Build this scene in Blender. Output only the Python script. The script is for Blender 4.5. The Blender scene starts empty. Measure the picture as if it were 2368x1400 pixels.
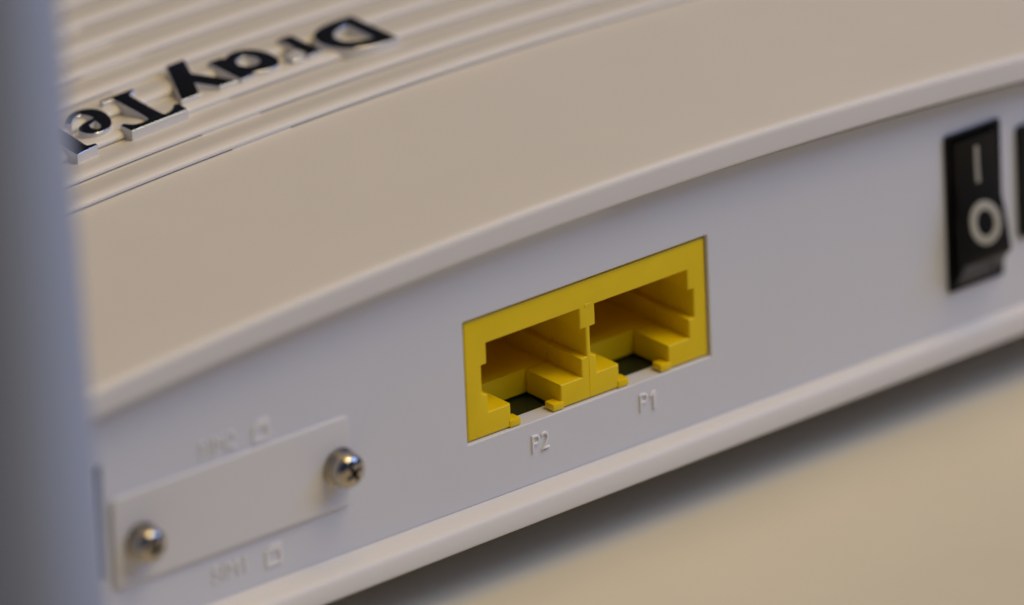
import bpy, bmesh, math, random
from mathutils import Vector, Matrix

# ------------------------------------------------------------------ camera, world, light, exposure
MM = 0.001
ZT = 22.3            # height (mm) of the panel frame's origin (centre of the twin jack) above the tabletop

def P(x, y, z):      # panel frame in mm -> world metres (x right along the rear panel, y into the device, z up)
    return Vector((x * MM, y * MM, (z + ZT) * MM))

scene = bpy.context.scene
scene.render.engine = 'CYCLES'
scene.cycles.use_denoising = True
scene.cycles.max_bounces = 10
scene.cycles.diffuse_bounces = 5
scene.view_settings.view_transform = 'Standard'
scene.view_settings.look = 'None'
scene.view_settings.gamma = 1.0
scene.view_settings.exposure = 0.0
scene.view_settings.use_curve_mapping = False

AZ, EL, RO = 0.664705, 0.417955, -0.0408355      # solved from the corners of the jack block
DIST = 1400.0
fwd = Vector((math.sin(AZ) * math.cos(EL), math.cos(AZ) * math.cos(EL), -math.sin(EL)))
r0 = fwd.cross(Vector((0, 0, 1))).normalized()
u0 = r0.cross(fwd)
right = math.cos(RO) * r0 + math.sin(RO) * u0
up = math.cos(RO) * u0 - math.sin(RO) * r0
cam_d = bpy.data.cameras.new('camera')
cam = bpy.data.objects.new('camera', cam_d)
scene.collection.objects.link(cam)
rot = Matrix((right, up, -fwd)).transposed().to_4x4()
cam.matrix_world = Matrix.Translation(P(*(-DIST * fwd))) @ rot
cam_d.sensor_width = 36.0
cam_d.lens = 32865.19 / 2368 * 36.0
cam_d.shift_x = (1184 - 1359.64) / 2368
cam_d.shift_y = (786.75 - 700) / 2368
cam_d.clip_start = 0.05
cam_d.clip_end = 30
cam_d.dof.use_dof = True
cam_d.dof.focus_distance = (DIST - 1.0) * MM
cam_d.dof.aperture_fstop = 11.0
scene.camera = cam

world = bpy.data.worlds.new('World')
scene.world = world
world.use_nodes = True
wb = world.node_tree.nodes['Background']
wb.inputs[0].default_value = (0.27, 0.46, 1.0, 1)
wb.inputs[1].default_value = 0.08

def area_light(name, pos, target, sx, sy, power, colour, shape='RECTANGLE'):
    d = bpy.data.lights.new(name, 'AREA')
    d.shape = shape
    d.size = sx
    d.size_y = sy
    d.energy = power
    d.color = colour
    o = bpy.data.objects.new(name, d)
    scene.collection.objects.link(o)
    o.location = pos
    o.rotation_euler = (Vector(target) - Vector(pos)).to_track_quat('-Z', 'Y').to_euler()
    return o

tgt = (0, 0.02, 0.03)
area_light('ceiling_light', (0.25, -0.25, 1.7), tgt, 1.1, 0.9, 9.2, (1.0, 0.60, 0.02))
area_light('ceiling_light', (0.45, -0.85, 1.5), tgt, 1.1, 0.9, 9.7, (1.0, 0.94, 0.78))
area_light('window_light', (1.90, -1.25, 1.45), tgt, 1.2, 1.1, 19.0, (0.28, 0.44, 1.0))
for i, (lx, ly) in enumerate(((0.62, -0.75), (0.42, -0.92), (0.30, -0.62))):
    area_light('ceiling_spot', (lx, ly, 1.65), tgt, 0.05, 0.05, 0.6, (1.0, 0.78, 0.50), 'DISK')

# ------------------------------------------------------------------ materials
def material(name, colour, rough=0.45, metal=0.0, bump=0.0, bump_scale=4000.0, mottle=0.0, mottle_scale=60.0,
             rough_var=0.0, sss=0.0, spec=0.5, coat=0.0, specks=0.0):
    m = bpy.data.materials.new(name)
    m.use_nodes = True
    nt = m.node_tree
    b = nt.nodes['Principled BSDF']
    b.inputs['Base Color'].default_value = (*colour, 1)
    b.inputs['Roughness'].default_value = rough
    b.inputs['Metallic'].default_value = metal
    b.inputs['Specular IOR Level'].default_value = spec
    b.inputs['Coat Weight'].default_value = coat
    if sss:
        b.inputs['Subsurface Weight'].default_value = sss
        b.inputs['Subsurface Radius'].default_value = (1.0, 0.7, 0.4)
        b.inputs['Subsurface Scale'].default_value = 0.0008
    tc = nt.nodes.new('ShaderNodeTexCoord')
    if mottle or specks:
        n = nt.nodes.new('ShaderNodeTexNoise')
        n.inputs['Scale'].default_value = mottle_scale
        n.inputs['Detail'].default_value = 5
        nt.links.new(tc.outputs['Object'], n.inputs['Vector'])
        r = nt.nodes.new('ShaderNodeMapRange')
        r.inputs[1].default_value = 0.3
        r.inputs[2].default_value = 0.7
        r.inputs[3].default_value = 1.0 - mottle
        r.inputs[4].default_value = 1.0 + mottle
        nt.links.new(n.outputs['Fac'], r.inputs[0])
        mx = nt.nodes.new('ShaderNodeVectorMath')
        mx.operation = 'SCALE'
        mx.inputs[0].default_value = colour
        nt.links.new(r.outputs[0], mx.inputs['Scale'])
        out = mx.outputs[0]
        if specks:
            v = nt.nodes.new('ShaderNodeTexVoronoi')
            v.inputs['Scale'].default_value = 75
            nt.links.new(tc.outputs['Object'], v.inputs['Vector'])
            lt = nt.nodes.new('ShaderNodeMath')
            lt.operation = 'LESS_THAN'
            lt.inputs[1].default_value = specks
            nt.links.new(v.outputs['Distance'], lt.inputs[0])
            mc = nt.nodes.new('ShaderNodeMix')
            mc.data_type = 'RGBA'
            mc.inputs['B'].default_value = (0.22, 0.19, 0.15, 1)
            sc = nt.nodes.new('ShaderNodeMath')
            sc.operation = 'MULTIPLY'
            sc.inputs[1].default_value = 0.6
            nt.links.new(lt.outputs[0], sc.inputs[0])
            nt.links.new(sc.outputs[0], mc.inputs['Factor'])
            nt.links.new(out, mc.inputs['A'])
            out = mc.outputs['Result']
        nt.links.new(out, b.inputs['Base Color'])
    if rough_var:
        n2 = nt.nodes.new('ShaderNodeTexNoise')
        n2.inputs['Scale'].default_value = 180
        n2.inputs['Detail'].default_value = 6
        nt.links.new(tc.outputs['Object'], n2.inputs['Vector'])
        r2 = nt.nodes.new('ShaderNodeMapRange')
        r2.inputs[3].default_value = rough - rough_var
        r2.inputs[4].default_value = rough + rough_var
        nt.links.new(n2.outputs['Fac'], r2.inputs[0])
        nt.links.new(r2.outputs[0], b.inputs['Roughness'])
    if bump:
        n3 = nt.nodes.new('ShaderNodeTexNoise')
        n3.inputs['Scale'].default_value = bump_scale
        n3.inputs['Detail'].default_value = 2
        nt.links.new(tc.outputs['Object'], n3.inputs['Vector'])
        bp = nt.nodes.new('ShaderNodeBump')
        bp.inputs['Strength'].default_value = bump
        bp.inputs['Distance'].default_value = 0.00003
        nt.links.new(n3.outputs['Fac'], bp.inputs['Height'])
        nt.links.new(bp.outputs[0], b.inputs['Normal'])
    return m

M = {}
M['shell'] = material('white_satin_plastic', (0.735, 0.72, 0.705), 0.42, bump=0.35, mottle=0.012, rough_var=0.06, specks=0.012)
M['panel'] = material('white_panel_plastic', (0.705, 0.72, 0.765), 0.48, bump=0.3, mottle=0.015, rough_var=0.05)
M['emboss'] = material('lightened_panel_plastic', (0.83, 0.83, 0.84), 0.36)  # same plastic as the panel; gleam of the raised strokes put into the colour
M['plate'] = material('off_white_cover_plastic', (0.735, 0.73, 0.735), 0.42, bump=0.2, mottle=0.015)
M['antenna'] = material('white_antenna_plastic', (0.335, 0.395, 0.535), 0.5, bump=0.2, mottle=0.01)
M['yellow'] = material('yellow_jack_plastic', (0.87, 0.62, 0.004), 0.40, bump=0.25, mottle=0.03, mottle_scale=250, rough_var=0.07, spec=0.32)
M['black'] = material('black_switch_plastic', (0.004, 0.004, 0.004), 0.45, bump=0.2, rough_var=0.06, spec=0.2)
M['black_polished'] = material('black_polished_plastic', (0.008, 0.008, 0.008), 0.34, spec=0.45)
M['glyph_black'] = material('chrome_dark_reflection', (0.010, 0.009, 0.005), 0.14, spec=0.22, rough_var=0.03)  # chrome letter tops; the dark room they mirror is put into the colour
M['chrome'] = material('chrome_plating', (0.80, 0.80, 0.80), 0.16, metal=1.0)
M['glyph_side'] = material('satin_plated_side', (0.70, 0.70, 0.72), 0.25, metal=0.15)
M['nickel'] = material('nickel_steel', (0.46, 0.42, 0.355), 0.14, metal=1.0, rough_var=0.06)
M['mark'] = material('pale_switch_paint', (0.40, 0.39, 0.33), 0.5, mottle=0.04, mottle_scale=900)
M['board'] = material('dark_green_circuit_board', (0.006, 0.018, 0.008), 0.35, rough_var=0.1)
M['dark'] = material('dark_interior', (0.015, 0.015, 0.015), 0.7)
M['seam'] = material('grey_gap_shade', (0.10, 0.095, 0.10), 0.7)
M['rubber'] = material('grey_rubber', (0.05, 0.05, 0.05), 0.8)
M['gold'] = material('gold_contact', (0.75, 0.52, 0.18), 0.25, metal=1.0)
M['table'] = material('cream_desk_laminate', (0.68, 0.645, 0.55), 0.50, bump=0.3, bump_scale=900, mottle=0.035, mottle_scale=28, rough_var=0.08)

# ------------------------------------------------------------------ mesh helpers
def link(o, parent=None):
    scene.collection.objects.link(o)
    if parent is not None:
        o.parent = parent
    return o

def finish(name, me, mats, parent, smooth=30):
    if not isinstance(mats, (list, tuple)):
        mats = [mats]
    for m in mats:
        me.materials.append(m)
    if smooth:
        me.shade_smooth()
        me.set_sharp_from_angle(angle=math.radians(smooth))
    o = bpy.data.objects.new(name, me)
    return link(o, parent)

def pydata(name, verts, faces, mats, parent=None, smooth=30, recalc=True):
    me = bpy.data.meshes.new(name)
    me.from_pydata([tuple(P(*v)) for v in verts], [], faces)
    if recalc:
        bm = bmesh.new()
        bm.from_mesh(me)
        bmesh.ops.recalc_face_normals(bm, faces=bm.faces)
        bm.to_mesh(me)
        bm.free()
    return finish(name, me, mats, parent, smooth)

def loft(name, rings, mats, parent=None, closed=True, caps=True, smooth=30):
    """rings: list of equally long lists of (x, y, z) in mm"""
    n = len(rings[0])
    verts = [v for r in rings for v in r]
    faces = []
    for i in range(len(rings) - 1):
        for j in range(n if closed else n - 1):
            k = (j + 1) % n
            faces.append((i * n + j, i * n + k, (i + 1) * n + k, (i + 1) * n + j))
    if caps:
        faces.append(tuple(range(n)))
        faces.append(tuple(range((len(rings) - 1) * n, len(rings) * n)))
    return pydata(name, verts, faces, mats, parent, smooth)

def curve_mesh(loops, half, bevel, res=2, grow=None):
    """flat outline(s) with holes -> bevelled slab as a mesh, outline in x/y, thickness along z (+-half)"""
    c = bpy.data.curves.new('tmp', 'CURVE')
    c.dimensions = '2D'
    c.fill_mode = 'BOTH'
    c.extrude = max(half - bevel, 0)
    c.bevel_depth = bevel
    c.bevel_resolution = res
    c.offset = -bevel if grow is None else grow
    for lp in loops:
        s = c.splines.new('POLY')
        s.points.add(len(lp) - 1)
        for p, q in zip(s.points, lp):
            p.co = (q[0], q[1], 0, 1)
        s.use_cyclic_u = True
    return curve_to_mesh(c)

def curve_to_mesh(c):
    o = bpy.data.objects.new('tmp', c)
    scene.collection.objects.link(o)
    dg = bpy.context.evaluated_depsgraph_get()
    dg.update()
    me = bpy.data.meshes.new_from_object(o.evaluated_get(dg))
    scene.collection.objects.unlink(o)
    bpy.data.objects.remove(o)
    bpy.data.curves.remove(c)
    bm = bmesh.new()
    bm.from_mesh(me)
    bmesh.ops.remove_doubles(bm, verts=bm.verts, dist=1e-4)
    bmesh.ops.recalc_face_normals(bm, faces=bm.faces)
    bm.to_mesh(me)
    bm.free()
    return me

def map_mesh(me, f):
    """f: (a, b, c) -> world vector; keeps outward normals"""
    for v in me.vertices:
        v.co = f(*v.co)
    bm = bmesh.new()
    bm.from_mesh(me)
    bmesh.ops.recalc_face_normals(bm, faces=bm.faces)
    bm.to_mesh(me)
    bm.free()
    me.update()
    return me

def slab(name, loops, y0, y1, bevel, mats, parent, smooth=14, res=2):
    """slab standing in the panel plane: outline (x, z), from depth y0 to y1"""
    half = (y1 - y0) / 2
    me = curve_mesh(loops, half, bevel, res)
    map_mesh(me, lambda a, b, c: P(a, (y0 + y1) / 2 - c, b))
    return finish(name, me, mats, parent, smooth)

def rect(x0, x1, z0, z1, r=0.0, n=5):
    if r <= 0:
        return [(x0, z0), (x1, z0), (x1, z1), (x0, z1)]
    pts = []
    for cx, cz, a0 in ((x1 - r, z0 + r, -90), (x1 - r, z1 - r, 0), (x0 + r, z1 - r, 90), (x0 + r, z0 + r, 180)):
        for k in range(n + 1):
            a = math.radians(a0 + 90 * k / n)
            pts.append((cx + r * math.cos(a), cz + r * math.sin(a)))
    return pts

def circle(cx, cz, r, n=32):
    return [(cx + r * math.cos(2 * math.pi * k / n), cz + r * math.sin(2 * math.pi * k / n)) for k in range(n)]

def box(name, x0, x1, y0, y1, z0, z1, mats, parent, bevel=0.0, seg=2):
    me = bpy.data.meshes.new(name)
    bm = bmesh.new()
    bmesh.ops.create_cube(bm, size=1)
    for v in bm.verts:
        v.co = P(x0 + (v.co.x + .5) * (x1 - x0), y0 + (v.co.y + .5) * (y1 - y0), z0 + (v.co.z + .5) * (z1 - z0))
    if bevel:
        bmesh.ops.bevel(bm, geom=list(bm.edges), offset=bevel * MM, segments=seg, affect='EDGES', profile=0.5)
    bm.to_mesh(me)
    bm.free()
    return finish(name, me, mats, parent, 35)

def spline(pts, n=7):
    """pts: (a, b) smooth or (a, b, 1) sharp corner -> dense closed outline (Catmull-Rom between corners)"""
    out = []
    N = len(pts)
    for i in range(N):
        p1, p2 = pts[i], pts[(i + 1) % N]
        p0, p3 = pts[i - 1], pts[(i + 2) % N]
        s1, s2 = len(p1) > 2, len(p2) > 2
        if s1 and s2:
            out.append(p1[:2])
            continue
        a = p1 if s1 else p0
        d = p2 if s2 else p3
        for k in range(n):
            t = k / n
            q = []
            for ax in (0, 1):
                m1 = (p2[ax] - a[ax]) * (0.5 if not s1 else 1.0)
                m2 = (d[ax] - p1[ax]) * (0.5 if not s2 else 1.0)
                h = (2*t**3 - 3*t**2 + 1) * p1[ax] + (t**3 - 2*t**2 + t) * m1 + (-2*t**3 + 3*t**2) * p2[ax] + (t**3 - t**2) * m2
                q.append(h)
            out.append(tuple(q))
    return out

def text_mesh(body, size, half, bevel, spacing=1.0):
    c = bpy.data.curves.new('tmp', 'FONT')
    c.body = body
    c.size = size
    c.space_character = spacing
    c.extrude = half
    c.bevel_depth = bevel
    c.bevel_resolution = 2
    c.offset = -0.085
    c.align_x = 'CENTER'
    c.align_y = 'CENTER'
    c.resolution_u = 6
    return curve_to_mesh(c)

# ------------------------------------------------------------------ the tabletop
def arch(x):
    return -0.00075 * (x + 1) ** 2

tb = box('tabletop', -900, 900, -700, 700, -ZT - 25, -ZT, M['table'], None, 2.0)
tb['kind'] = 'structure'
tb['label'] = 'cream laminate tabletop under the router'
tb['category'] = 'tabletop'

# ------------------------------------------------------------------ the router
router = bpy.data.objects.new('router', None)
router.empty_display_size = 0.02
link(router)
router.location = (0, 0, 0)
router['label'] = 'white plastic router seen from behind, with ribbed top and yellow twin network jack'
router['category'] = 'router'

XL, XR = -124.0, 122.0
NX = 124
xs = [XL + (XR - XL) * i / NX for i in range(NX + 1)]

# --- top cover: arched shell with a rounded bead along its rear edge
def cover_profile(x):
    a = arch(x)
    pts = [(1.2, 14.55), (-2.30, 14.55), (-2.44, 14.60), (-2.52, 14.72), (-2.54, 14.95), (-2.46, 16.55)]
    rb = 0.80
    for k in range(9):                                   # rounded shoulder of the bead
        t = math.radians(178 - 84 * k / 8)
        pts.append((-2.46 + rb + rb * math.cos(t), 16.62 + rb * math.sin(t)))
    pts += [(-0.6, 17.45)]
    pts += [(1.2, 17.50), (6, 17.53), (15, 17.60), (29, 17.70), (60, 18.0), (100, 18.0), (140, 17.2), (154, 16.2),
            (160, 14.6), (163, 11.0), (163, 1.5), (160, 1.5), (160, 12.0), (20, 13.0), (1.2, 13.0)]
    return [(x, y, z + a) for y, z in pts]

cover = loft('top_cover', [cover_profile(x) for x in xs], M['shell'], router, smooth=40)

# dark strip coloured as shade in the cover-to-panel gap, widening towards the right
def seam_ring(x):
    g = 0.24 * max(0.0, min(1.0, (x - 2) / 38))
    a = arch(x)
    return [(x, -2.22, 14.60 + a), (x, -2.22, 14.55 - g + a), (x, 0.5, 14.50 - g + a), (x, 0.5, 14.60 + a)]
loft('seam_gap_shade', [seam_ring(x) for x in xs if x > 1], M['seam'], cover, smooth=0)

# --- louvre ribs across the top, each one a raised blade with a slit under its front edge
def rib_profile(x, y0, bridge):
    a = arch(x)
    zb = 17.70 + (y0 - 29) * 0.0097 if y0 < 60 else 18.0
    h = 0.82
    pts = [(y0 + 4.86, zb - 0.02), (y0 + 4.86, zb - 0.30), (y0 + 0.8, zb - 0.30), (y0 + 0.8, zb + 0.15)]
    if bridge:
        pts[2] = (y0 + 0.10, zb - 0.30)
        pts[3] = (y0 + 0.02, zb - 0.10)
    pts += [(y0 + 0.06, zb + 0.15), (y0 + 0.01, zb + 0.20)]
    for k in range(10):                                  # broad rounded nose of the blade
        t = math.radians(90 * k / 9)
        pts.append((y0 + 0.95 - 0.95 * math.cos(t), zb + 0.26 + (h - 0.26) * math.sin(t)))
    pts += [(y0 + 1.6, zb + h - 0.06), (y0 + 2.4, zb + h - 0.24), (y0 + 3.6, zb + 0.28)]
    return [(x, y, z + a) for y, z in pts]

for i in range(16):
    y0 = 29.3 + 4.9 * i
    b0, b1 = (-20.6, -13.2)
    st = [x for x in xs if -112 < x < 110 and not (b0 - 0.5 < x < b0 + 0.5 or b1 - 0.5 < x < b1 + 0.5)]
    st += [b0 - 0.05, b0 + 0.05, b1 - 0.05, b1 + 0.05, b0 + 75, b0 + 75.1, b1 + 75, b1 + 75.1]
    st = sorted(st)
    br = lambda x: (b0 < x < b1) or (b0 + 75.05 < x < b1 + 75.05)
    loft('rib', [rib_profile(x, y0, br(x)) for x in st], M['shell'], cover, smooth=35)

# --- lower shell: curved lip under the panel, underside, side walls
def lip_y(x):
    return -2.20 + 0.022 * max(-75, min(62, x))

def lower_profile(x):
    yl = lip_y(x)
    pts = [(1.6, -11.5), (0.35, -12.9), (0.05, -13.25), (-0.15, -13.42)]
    pts += [(yl * 0.28, -13.50), (yl * 0.50, -13.64), (yl * 0.66, -13.82), (yl * 0.77, -14.04), (yl * 0.84, -14.30), (yl * 0.88, -14.60),
            (yl, -15.85), (yl + 0.08, -16.08), (yl + 0.30, -16.22), (yl + 0.62, -16.28), (yl + 2.4, -16.30),
            (158, -16.30), (162.5, -14.0), (162.5, 1.3), (160.5, 1.3), (160.5, -13.0), (1.6, -13.0)]
    return [(x, y, z) for y, z in pts]

lower = loft('lower_shell', [lower_profile(x) for x in xs], M['shell'], router, smooth=40)
for sx in (XL, XR):
    s = -1 if sx < 0 else 1
    pz = arch(sx)
    slabpts = [(-0.5, -16.0), (162, -16.0), (162, 11 + pz), (154, 16.0 + pz), (140, 17.0 + pz), (60, 17.8 + pz), (0, 17.3 + pz), (-1.5, 16.4 + pz)]
    loft('side_wall', [[(sx + s * d, y, z) for y, z in slabpts] for d in (-0.4, 1.8)], M['shell'], router, smooth=0)
for fx in (-98, 96):
    for fy in (16, 146):
        me = curve_mesh([circle(0, 0, 7, 28)], (ZT - 16.25) / 2, 0.5)
        map_mesh(me, lambda a, b, c: P(fx + a, fy + b, (-16.25 - ZT) / 2 + c))
        finish('rubber_foot', me, M['rubber'], router)

# --- rear panel with its openings
top_edge = [(x, 15.0 + arch(x)) for x in reversed([XL + (XR - XL) * i / 60 for i in range(61)])]
outline = [(XL, -13.2), (XR, -13.2)] + top_edge
panel_holes = [rect(-15.48, 15.48, -6.56, 6.60, 0.12, 3),
               rect(46.4, 53.1, -8.85, 7.8, 0.1, 2),
               rect(56.0, 64.4, -5.4, 5.8, 0.1, 2),
               rect(-60.75, -59.85, -6.95, 5.35, 0.2, 3)]
panel = slab('rear_panel', [outline] + panel_holes, 0.0, 2.3, 0.13, M['panel'], router)
box('slot_backing', -62.5, -58.5, 2.45, 3.2, -8.5, 6.8, M['dark'], panel)

# --- the yellow twin jack
HW, WW, SW, TW = 5.88, 6.58, 3.16, 2.05
CX = (-6.65, 7.06)
zt_, z1, z2, z3, zb, ztab = 3.48, 1.25, -1.85, -3.87, -6.35, -5.62

def jack_outline(slot):
    pts = [(-15.25, zb), (-15.25, 6.35), (15.25, 6.35), (15.25, zb)]
    pts = [(-15.25, 6.35), (-15.25, zb)]
    if slot:
        for c in CX:
            pts += [(c - SW, zb), (c - SW, z3), (c - HW, z3), (c - HW, z2 - 0.18), (c - WW, z2 + 0.12), (c - WW, z1), (c - HW, z1 + 0.04),
                    (c - HW, zt_), (c + HW, zt_), (c + HW, z1 + 0.04), (c + WW, z1), (c + WW, z2 + 0.05), (c + HW, z2 - 0.05), (c + HW, z3),
                    (c + SW, z3), (c + SW, zb)]
        pts += [(15.25, zb), (15.25, 6.35)]
        return [pts]
    pts += [(15.25, zb), (15.25, 6.35)]
    holes = []
    for c in CX:
        holes.append([(c - HW, z3), (c + HW, z3), (c + HW, z2), (c + WW, z2), (c + WW, z1), (c + HW, z1), (c + HW, zt_),
                      (c - HW, zt_), (c - HW, z1), (c - WW, z1), (c - WW, z2), (c - HW, z2)])
    return [pts] + holes

jack = bpy.data.objects.new('twin_network_jack', None)
jack.empty_display_size = 0.01
link(jack, router)
jack.location = (0.00012, 0, -0.0001)
jack['label'] = 'yellow plastic twin network jack with two empty ports'
slab('jack_face', jack_outline(True), 0.34, 5.9, 0.20, M['yellow'], jack, res=3)
slab('jack_housing', jack_outline(False), 5.9, 17.4, 0.0, M['yellow'], jack)
box('jack_back', -15.25, 15.25, 17.4, 18.6, zb, 6.35, M['yellow'], jack)
for c in CX:
    for s in (-1, 1):
        x0, x1 = c + s * SW, c + s * TW
        box('latch_tab', min(x0, x1) - (0.25 if s < 0 else 0), max(x0, x1) + (0.25 if s > 0 else 0), 0.22, 1.6, zb - 0.02, ztab, M['yellow'], jack, 0.1, 2)
    for k in range(8):
        xk = c + (k - 3.5) * 1.02
        pts = [(2.8, zt_ - 0.15), (3.1, zt_ - 0.10), (9.5, z1 - 1.2), (9.2, z1 - 1.3)]
        loft('contact', [[(xk + d, y, z) for y, z in pts] for d in (-0.17, 0.17)], M['gold'], jack, smooth=0)
box('circuit_board', -22, 22, 2.45, 30, -7.9, -6.6, M['board'], jack)
# fine parting line down the web between the ports
box('parting_ridge', 0.17, 0.24, 0.31, 0.40, zb + 0.1, z2 - 0.3, M['yellow'], jack)
box('moulding_pip', -0.15, 0.75, 0.29, 0.40, 3.5, 3.85, M['yellow'], jack, 0.03, 1)

# --- embossed markings on the panel
def emboss(body, cx, cz, size, sx=1.0, spacing=1.0, name='embossed_marking', lab=None, half=0.12):
    me = text_mesh(body, size, half, 0.08, spacing)
    map_mesh(me, lambda a, b, c: P(cx + a * sx, 0.0 - c, cz + b))
    o = finish(name, me, M['emboss'], router, 40)
    if lab:
        o['label'] = lab
    return o

emboss('P2', -6.55, -9.05, 2.75, 0.86, 1.05, lab='raised white marking P2')
emboss('P', 6.55, -8.85, 2.75, 0.86, 1.05, lab='raised white letter P of the marking P1')
slab('embossed_marking', [[(7.78, -9.85), (8.12, -9.85), (8.12, -7.88), (7.84, -7.88), (7.42, -8.24), (7.42, -8.58), (7.78, -8.32)]], -0.20, 0.1, 0.08, M['emboss'], router, smooth=40, res=2)
for body, cx, cz in (('SIM2', -46.0, 3.05), ('SIM1', -45.2, -10.45)):
    emboss(body, cx, cz, 2.6, 0.86, 1.05, half=0.08, lab='raised white marking %s' % body)
    x0 = cx + 4.3
    card = [(x0, cz - 1.15), (x0 + 2.0, cz - 1.15), (x0 + 2.0, cz + 1.15), (x0 + 0.6, cz + 1.15), (x0, cz + 0.55)]
    inner = [(x0 + .35, cz - .8), (x0 + 1.65, cz - .8), (x0 + 1.65, cz + .35), (x0 + .35, cz + .35)]
    o = slab('embossed_card_icon', [card, inner], -0.14, 0.1, 0.03, M['emboss'], router, res=1)

# --- cover plate with two screws
plate = slab('cover_plate', [rect(-59.2, -30.3, -8.0, 1.55, 0.7, 5)], -0.48, -0.02, 0.2, M['plate'], router, res=3)
plate['label'] = 'blank off-white card slot cover held by two screws'

def make_screw():
    prof = [(0.0, -2.50), (0.6, -2.47), (1.1, -2.36), (1.48, -2.14), (1.72, -1.82), (1.81, -1.45), (1.81, -1.05), (1.68, -0.97), (1.68, -0.84),
            (1.90, -0.76), (1.93, -0.58), (1.76, -0.50), (1.76, -0.38), (2.00, -0.30), (2.02, 0.0)]
    n = 40
    verts, faces = [(0, prof[0][1], 0)], []
    for r, y in prof[1:]:
        for k in range(n):
            a = 2 * math.pi * k / n
            verts.append((r * math.cos(a), y, r * math.sin(a)))
    for k in range(n):
        faces.append((0, 1 + k, 1 + (k + 1) % n))
    for i in range(len(prof) - 2):
        for k in range(n):
            a, b = 1 + i * n + k, 1 + i * n + (k + 1) % n
            faces.append((a, b, b + n, a + n))
    faces.append(tuple(1 + (len(prof) - 2) * n + k for k in range(n)))
    me = bpy.data.meshes.new('screw')
    me.from_pydata([(x * MM, y * MM, z * MM) for x, y, z in verts], [], faces)
    bm = bmesh.new()
    bm.from_mesh(me)
    bmesh.ops.recalc_face_normals(bm, faces=bm.faces)
    bm.to_mesh(me)
    bm.free()
    head = bpy.data.objects.new('tmp_head', me)
    scene.collection.objects.link(head)
    w, l = 0.27, 1.15
    cross = [(-w, -l), (w, -l), (w, -w), (l, -w), (l, w), (w, w), (w, l), (-w, l), (-w, w), (-l, w), (-l, -w), (-w, -w)]
    cm = bpy.data.meshes.new('cross')
    ca, sa = math.cos(0.5), math.sin(0.5)
    vv = []
    for y, s in ((-3.2, 1.05), (-1.2, 0.5)):
        for a, b in cross:
            a, b = a * s, b * s
            vv.append(((a * ca - b * sa) * MM, y * MM, (a * sa + b * ca) * MM))
    ff = [tuple(range(12)), tuple(range(12, 24))] + [(i, (i + 1) % 12, 12 + (i + 1) % 12, 12 + i) for i in range(12)]
    cm.from_pydata(vv, [], ff)
    bm = bmesh.new()
    bm.from_mesh(cm)
    bmesh.ops.recalc_face_normals(bm, faces=bm.faces)
    bm.to_mesh(cm)
    bm.free()
    cut = bpy.data.objects.new('tmp_cut', cm)
    scene.collection.objects.link(cut)
    md = head.modifiers.new('b', 'BOOLEAN')
    md.object = cut
    md.operation = 'DIFFERENCE'
    md.solver = 'EXACT'
    dg = bpy.context.evaluated_depsgraph_get()
    dg.update()
    res = bpy.data.meshes.new_from_object(head.evaluated_get(dg))
    for o in (head, cut):
        scene.collection.objects.unlink(o)
        bpy.data.objects.remove(o)
    return res

screw_me = make_screw()
screw_me.materials.append(M['nickel'])
screw_me.shade_smooth()
screw_me.set_sharp_from_angle(angle=math.radians(32))
for x, z, r in ((-31.75, -3.5, 0.0), (-56.05, -3.75, 0.7)):
    o = bpy.data.objects.new('screw', screw_me)
    link(o, plate)
    o.location = P(x, -0.46, z)
    o.rotation_euler = (0, r, 0)

# --- rocker power switch
switch = bpy.data.objects.new('rocker_switch', None)
switch.empty_display_size = 0.01
link(switch, router)
switch['label'] = 'black rocker power switch marked I and O'
slab('switch_bezel', [rect(46.15, 53.35, -9.05, 8.0, 0.25, 3), rect(46.6, 52.9, -8.75, 7.6, 0.15, 2)], -0.45, -0.01, 0.12, M['black'], switch)
face_pts = [(7.25, -0.85), (6.0, -0.80), (4.5, -0.80), (3.0, -0.88), (1.5, -1.08), (0.0, -1.42), (-1.5, -1.85), (-3.0, -2.22), (-4.5, -2.50), (-5.35, -2.62)]
def rocker_y(z):
    for (za, ya), (zb_, yb) in zip(face_pts, face_pts[1:]):
        if za >= z >= zb_:
            return ya + (yb - ya) * (za - z) / (za - zb_)
    return face_pts[-1][1]
side = [(y, z) for z, y in face_pts] + [(-2.50, -5.62), (-2.2, -5.75), (-0.35, -8.65), (3.5, -8.65), (3.5, 7.25)]
def rocker_ring(x, inset):
    cy, cz = 0.5, -0.5
    return [(x, y + (inset if y < -0.5 else 0), z + (inset if z < -5 else (-inset if z > 7 else 0))) for y, z in side]
rocker = loft('rocker', [rocker_ring(46.85, 0.16), rocker_ring(46.93, 0.05), rocker_ring(47.05, 0), rocker_ring(52.45, 0), rocker_ring(52.57, 0.05), rocker_ring(52.65, 0.16)],
     [M['black'], M['black_polished']], switch, smooth=35)
for p in rocker.data.polygons:
    if p.normal.z < -0.3 and p.normal.y < -0.3:
        p.material_index = 1
def mark_mesh(loops, name):
    me = curve_mesh(loops, 0.05, 0.015, 1)
    bm = bmesh.new()
    bm.from_mesh(me)
    bmesh.ops.triangulate(bm, faces=bm.faces)
    bm.to_mesh(me)
    bm.free()
    map_mesh(me, lambda a, b, c: P(a, rocker_y(b) - 0.04 - c, b))
    return finish(name, me, M['mark'], switch, 40)
mark_mesh([[(49.52, z) for z in (6.2, 5.4, 4.6, 3.8, 3.0, 2.3)] + [(50.0, z) for z in (2.3, 3.0, 3.8, 4.6, 5.4, 6.2)]], 'on_mark')
mark_mesh([[(49.75 + 1.98 * math.cos(t), -1.85 + 2.2 * math.sin(t)) for t in (2 * math.pi * k / 48 for k in range(48))],
           [(49.75 + 1.12 * math.cos(t), -1.85 + 1.33 * math.sin(t)) for t in (2 * math.pi * k / 48 for k in range(48))]], 'off_mark')

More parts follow.
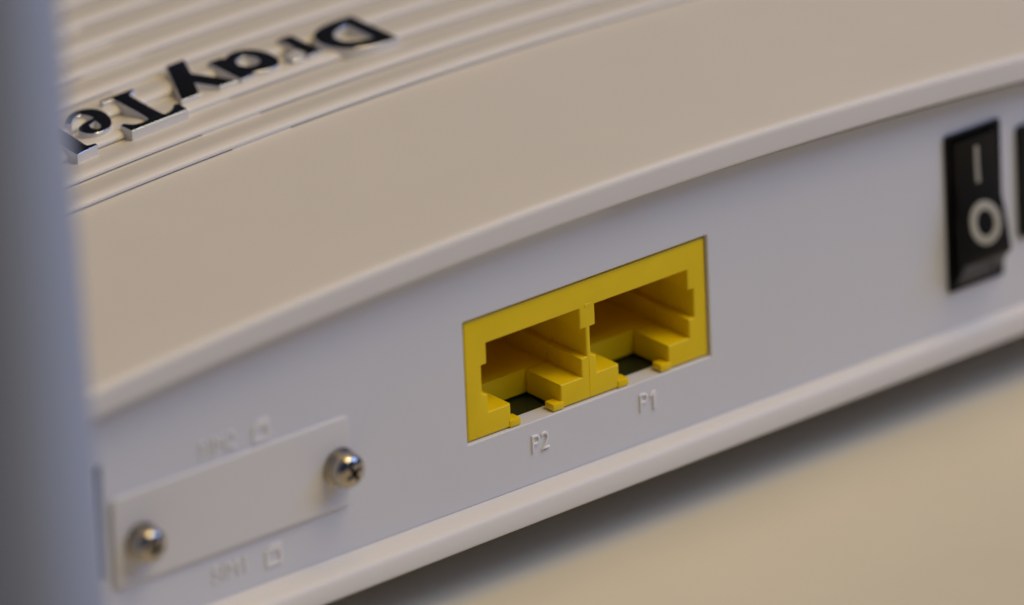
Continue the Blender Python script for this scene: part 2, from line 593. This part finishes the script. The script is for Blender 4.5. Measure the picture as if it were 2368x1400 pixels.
# --- power inlet at the right edge
inlet = bpy.data.objects.new('power_inlet', None)
inlet.empty_display_size = 0.01
link(inlet, router)
inlet['label'] = 'black power inlet beside the rocker switch'
slab('inlet_face', [rect(55.6, 64.8, -5.85, 6.25, 0.3, 3), circle(60.2, 0.4, 3.2)], -0.5, 1.5, 0.12, M['black'], inlet)
slab('inlet_body', [rect(56.2, 64.2, -5.2, 5.6, 0.1, 2)], 1.5, 12.0, 0.05, M['black'], inlet)
slab('inlet_pin', [circle(60.2, 0.4, 1.0, 20)], -0.2, 1.5, 0.15, M['nickel'], inlet)

# --- raised brand lettering on the top, upside down as seen from behind
GL = {}
GL['D'] = [[(0, 7.55, 1), (-.08, .05, 1), (1.95, -.02), (4.1, .42), (5.5, 1.35), (6.2, 2.75), (6.2, 4.3), (5.65, 5.75), (4.6, 6.75), (2.7, 7.45)],
           [(1.5, 6.05, 1), (2.5, 5.98), (3.7, 5.5), (4.48, 4.75), (4.66, 3.6), (4.1, 2.4), (3.0, 1.68), (1.42, 1.45, 1)]]
GL['r'] = [[(7.6, 4.95, 1), (7.48, -.15, 1), (8.95, -.15, 1), (8.85, 1.8), (9.25, 2.95), (10.0, 3.42), (10.95, 3.55, 1), (10.95, 4.9, 1), (10.1, 5.08), (9.4, 4.65), (9.12, 4.25, 1), (9.1, 4.95, 1)]]
GL['a'] = [[(17.5, -.45, 1), (16.0, -.5, 1), (15.95, .08, 1), (15.1, -.5), (13.95, -.82), (12.85, -.4), (12.02, .9), (11.82, 2.42), (12.25, 3.9), (13.05, 4.72), (14.1, 4.95),
            (15.2, 4.65), (16.0, 4.2, 1), (16.05, 4.85, 1), (17.6, 4.92, 1)],
           [(15.45, 1.0), (14.5, .55), (13.65, .8), (13.2, 1.75), (13.48, 2.9), (14.5, 3.4), (15.4, 3.05), (15.8, 2.1)]]
GL['y'] = [[(21.0, -2.8, 1), (18.95, -2.85, 1), (20.5, .3, 1), (18.36, 4.93, 1), (20.25, 4.85, 1), (21.55, 2.1, 1), (23.0, 4.85, 1), (24.92, 4.82, 1)]]
GL['T'] = [[(30.75, -.82, 1), (26.98, -.78, 1), (27.0, -.5, 1), (27.75, -.3), (28.05, .25), (28.36, 3.1), (28.53, 5.7), (28.45, 6.3), (28.0, 6.42), (27.1, 6.1), (26.3, 5.35, 1), (25.95, 5.38, 1),
            (26.15, 7.0, 1), (32.9, 7.02, 1), (32.9, 5.4, 1), (32.6, 5.3, 1), (32.05, 6.1), (31.3, 6.38), (30.3, 6.3), (29.95, 5.7), (29.72, 3.0), (29.58, .1), (29.85, -.4), (30.75, -.55, 1)]]
GL['e'] = [[(36.45, .7, 1), (35.2, -.35), (34.0, -.69), (32.93, -.28), (32.33, .65), (32.42, 2.1), (33.1, 3.65), (33.95, 4.55), (34.9, 4.85), (35.8, 4.72), (36.35, 4.1), (36.5, 3.25, 1),
            (36.15, 2.66, 1), (35.1, 2.15), (33.78, 1.92), (33.62, 1.3), (33.85, .45), (34.5, .1), (35.4, .32), (36.15, 1.0, 1)],
           [(35.2, 2.75, 1), (33.95, 2.28, 1), (34.0, 2.95), (34.25, 3.8), (34.78, 4.38), (35.28, 4.2), (35.45, 3.5)]]
GL['k'] = [[(37.2, -1.1, 1), (40.3, -1.1, 1), (40.3, -.85, 1), (39.75, -.7), (39.55, -.2), (39.6, 1.1, 1), (40.2, 1.7, 1), (41.6, -.3), (41.5, -.75), (41.1, -.85, 1), (41.1, -1.1, 1), (44.2, -1.1, 1),
            (44.2, -.85, 1), (43.5, -.6), (42.9, 0), (41.2, 2.6, 1), (42.6, 3.8), (43.2, 4.1), (43.8, 4.2, 1), (43.8, 4.5, 1), (41.2, 4.5, 1), (41.2, 4.2, 1), (41.7, 4.0), (41.5, 3.6), (39.55, 1.8, 1),
            (40.03, 7.42, 1), (39.6, 7.3, 1), (37.46, 7.05, 1), (37.46, 6.85, 1), (38.05, 6.72), (38.3, 6.3), (38.02, 3.9), (37.75, .4), (37.6, -.6), (37.2, -.85, 1)]]
for ch, loops in GL.items():
    lp = [spline(l, 6) for l in loops]
    me = curve_mesh(lp, 0.95, 0.06, 2, grow=0.085)
    def place(a, b, c):
        x, y = 6.61 - a, 45.06 - b
        return P(x, y, 19.10 - 0.95 + c + arch(x))
    map_mesh(me, place)
    for m in (M['glyph_side'], M['glyph_black'], M['chrome']):
        me.materials.append(m)
    for p in me.polygons:
        n = p.normal
        p.material_index = 1 if n.z > 0.985 else (2 if n.z > 0.12 else 0)
    me.shade_smooth()
    me.set_sharp_from_angle(angle=math.radians(18))
    o = link(bpy.data.objects.new('raised_letter', me), router)
    o['label'] = 'raised plated letter %s, top blackened as a dark reflection' % ch

# --- antenna at the left, standing up from a swivel on the rear panel
ant = bpy.data.objects.new('antenna', None)
ant.empty_display_size = 0.02
link(ant, router)
ant['label'] = 'white rod antenna standing on the rear panel'
AX, AY = -83.9, -20.0
def ring(cx, cy, z, r, n=48):
    return [(cx + r * math.cos(2 * math.pi * k / n), cy + r * math.sin(2 * math.pi * k / n), z) for k in range(n)]
stz = [(3.0, 6.9), (3.4, 7.35), (4.2, 7.5)] + [(z, 7.5 - (z - 4) * 0.0195) for z in (20, 40, 65, 90, 115, 138)] + [(141, 2.8), (142.5, 1.6)]
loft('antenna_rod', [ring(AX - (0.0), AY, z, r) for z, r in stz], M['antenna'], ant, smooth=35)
stz2 = [(-11.0, 6.0), (-10.4, 7.4), (-9.6, 8.0), (1.6, 8.15), (2.4, 7.9), (2.9, 7.2)]
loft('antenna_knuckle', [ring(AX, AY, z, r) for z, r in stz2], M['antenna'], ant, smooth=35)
n = 40
def yring(y, r):
    return [(AX + r * math.cos(2 * math.pi * k / n), y, -4.2 + r * math.sin(2 * math.pi * k / n)) for k in range(n)]
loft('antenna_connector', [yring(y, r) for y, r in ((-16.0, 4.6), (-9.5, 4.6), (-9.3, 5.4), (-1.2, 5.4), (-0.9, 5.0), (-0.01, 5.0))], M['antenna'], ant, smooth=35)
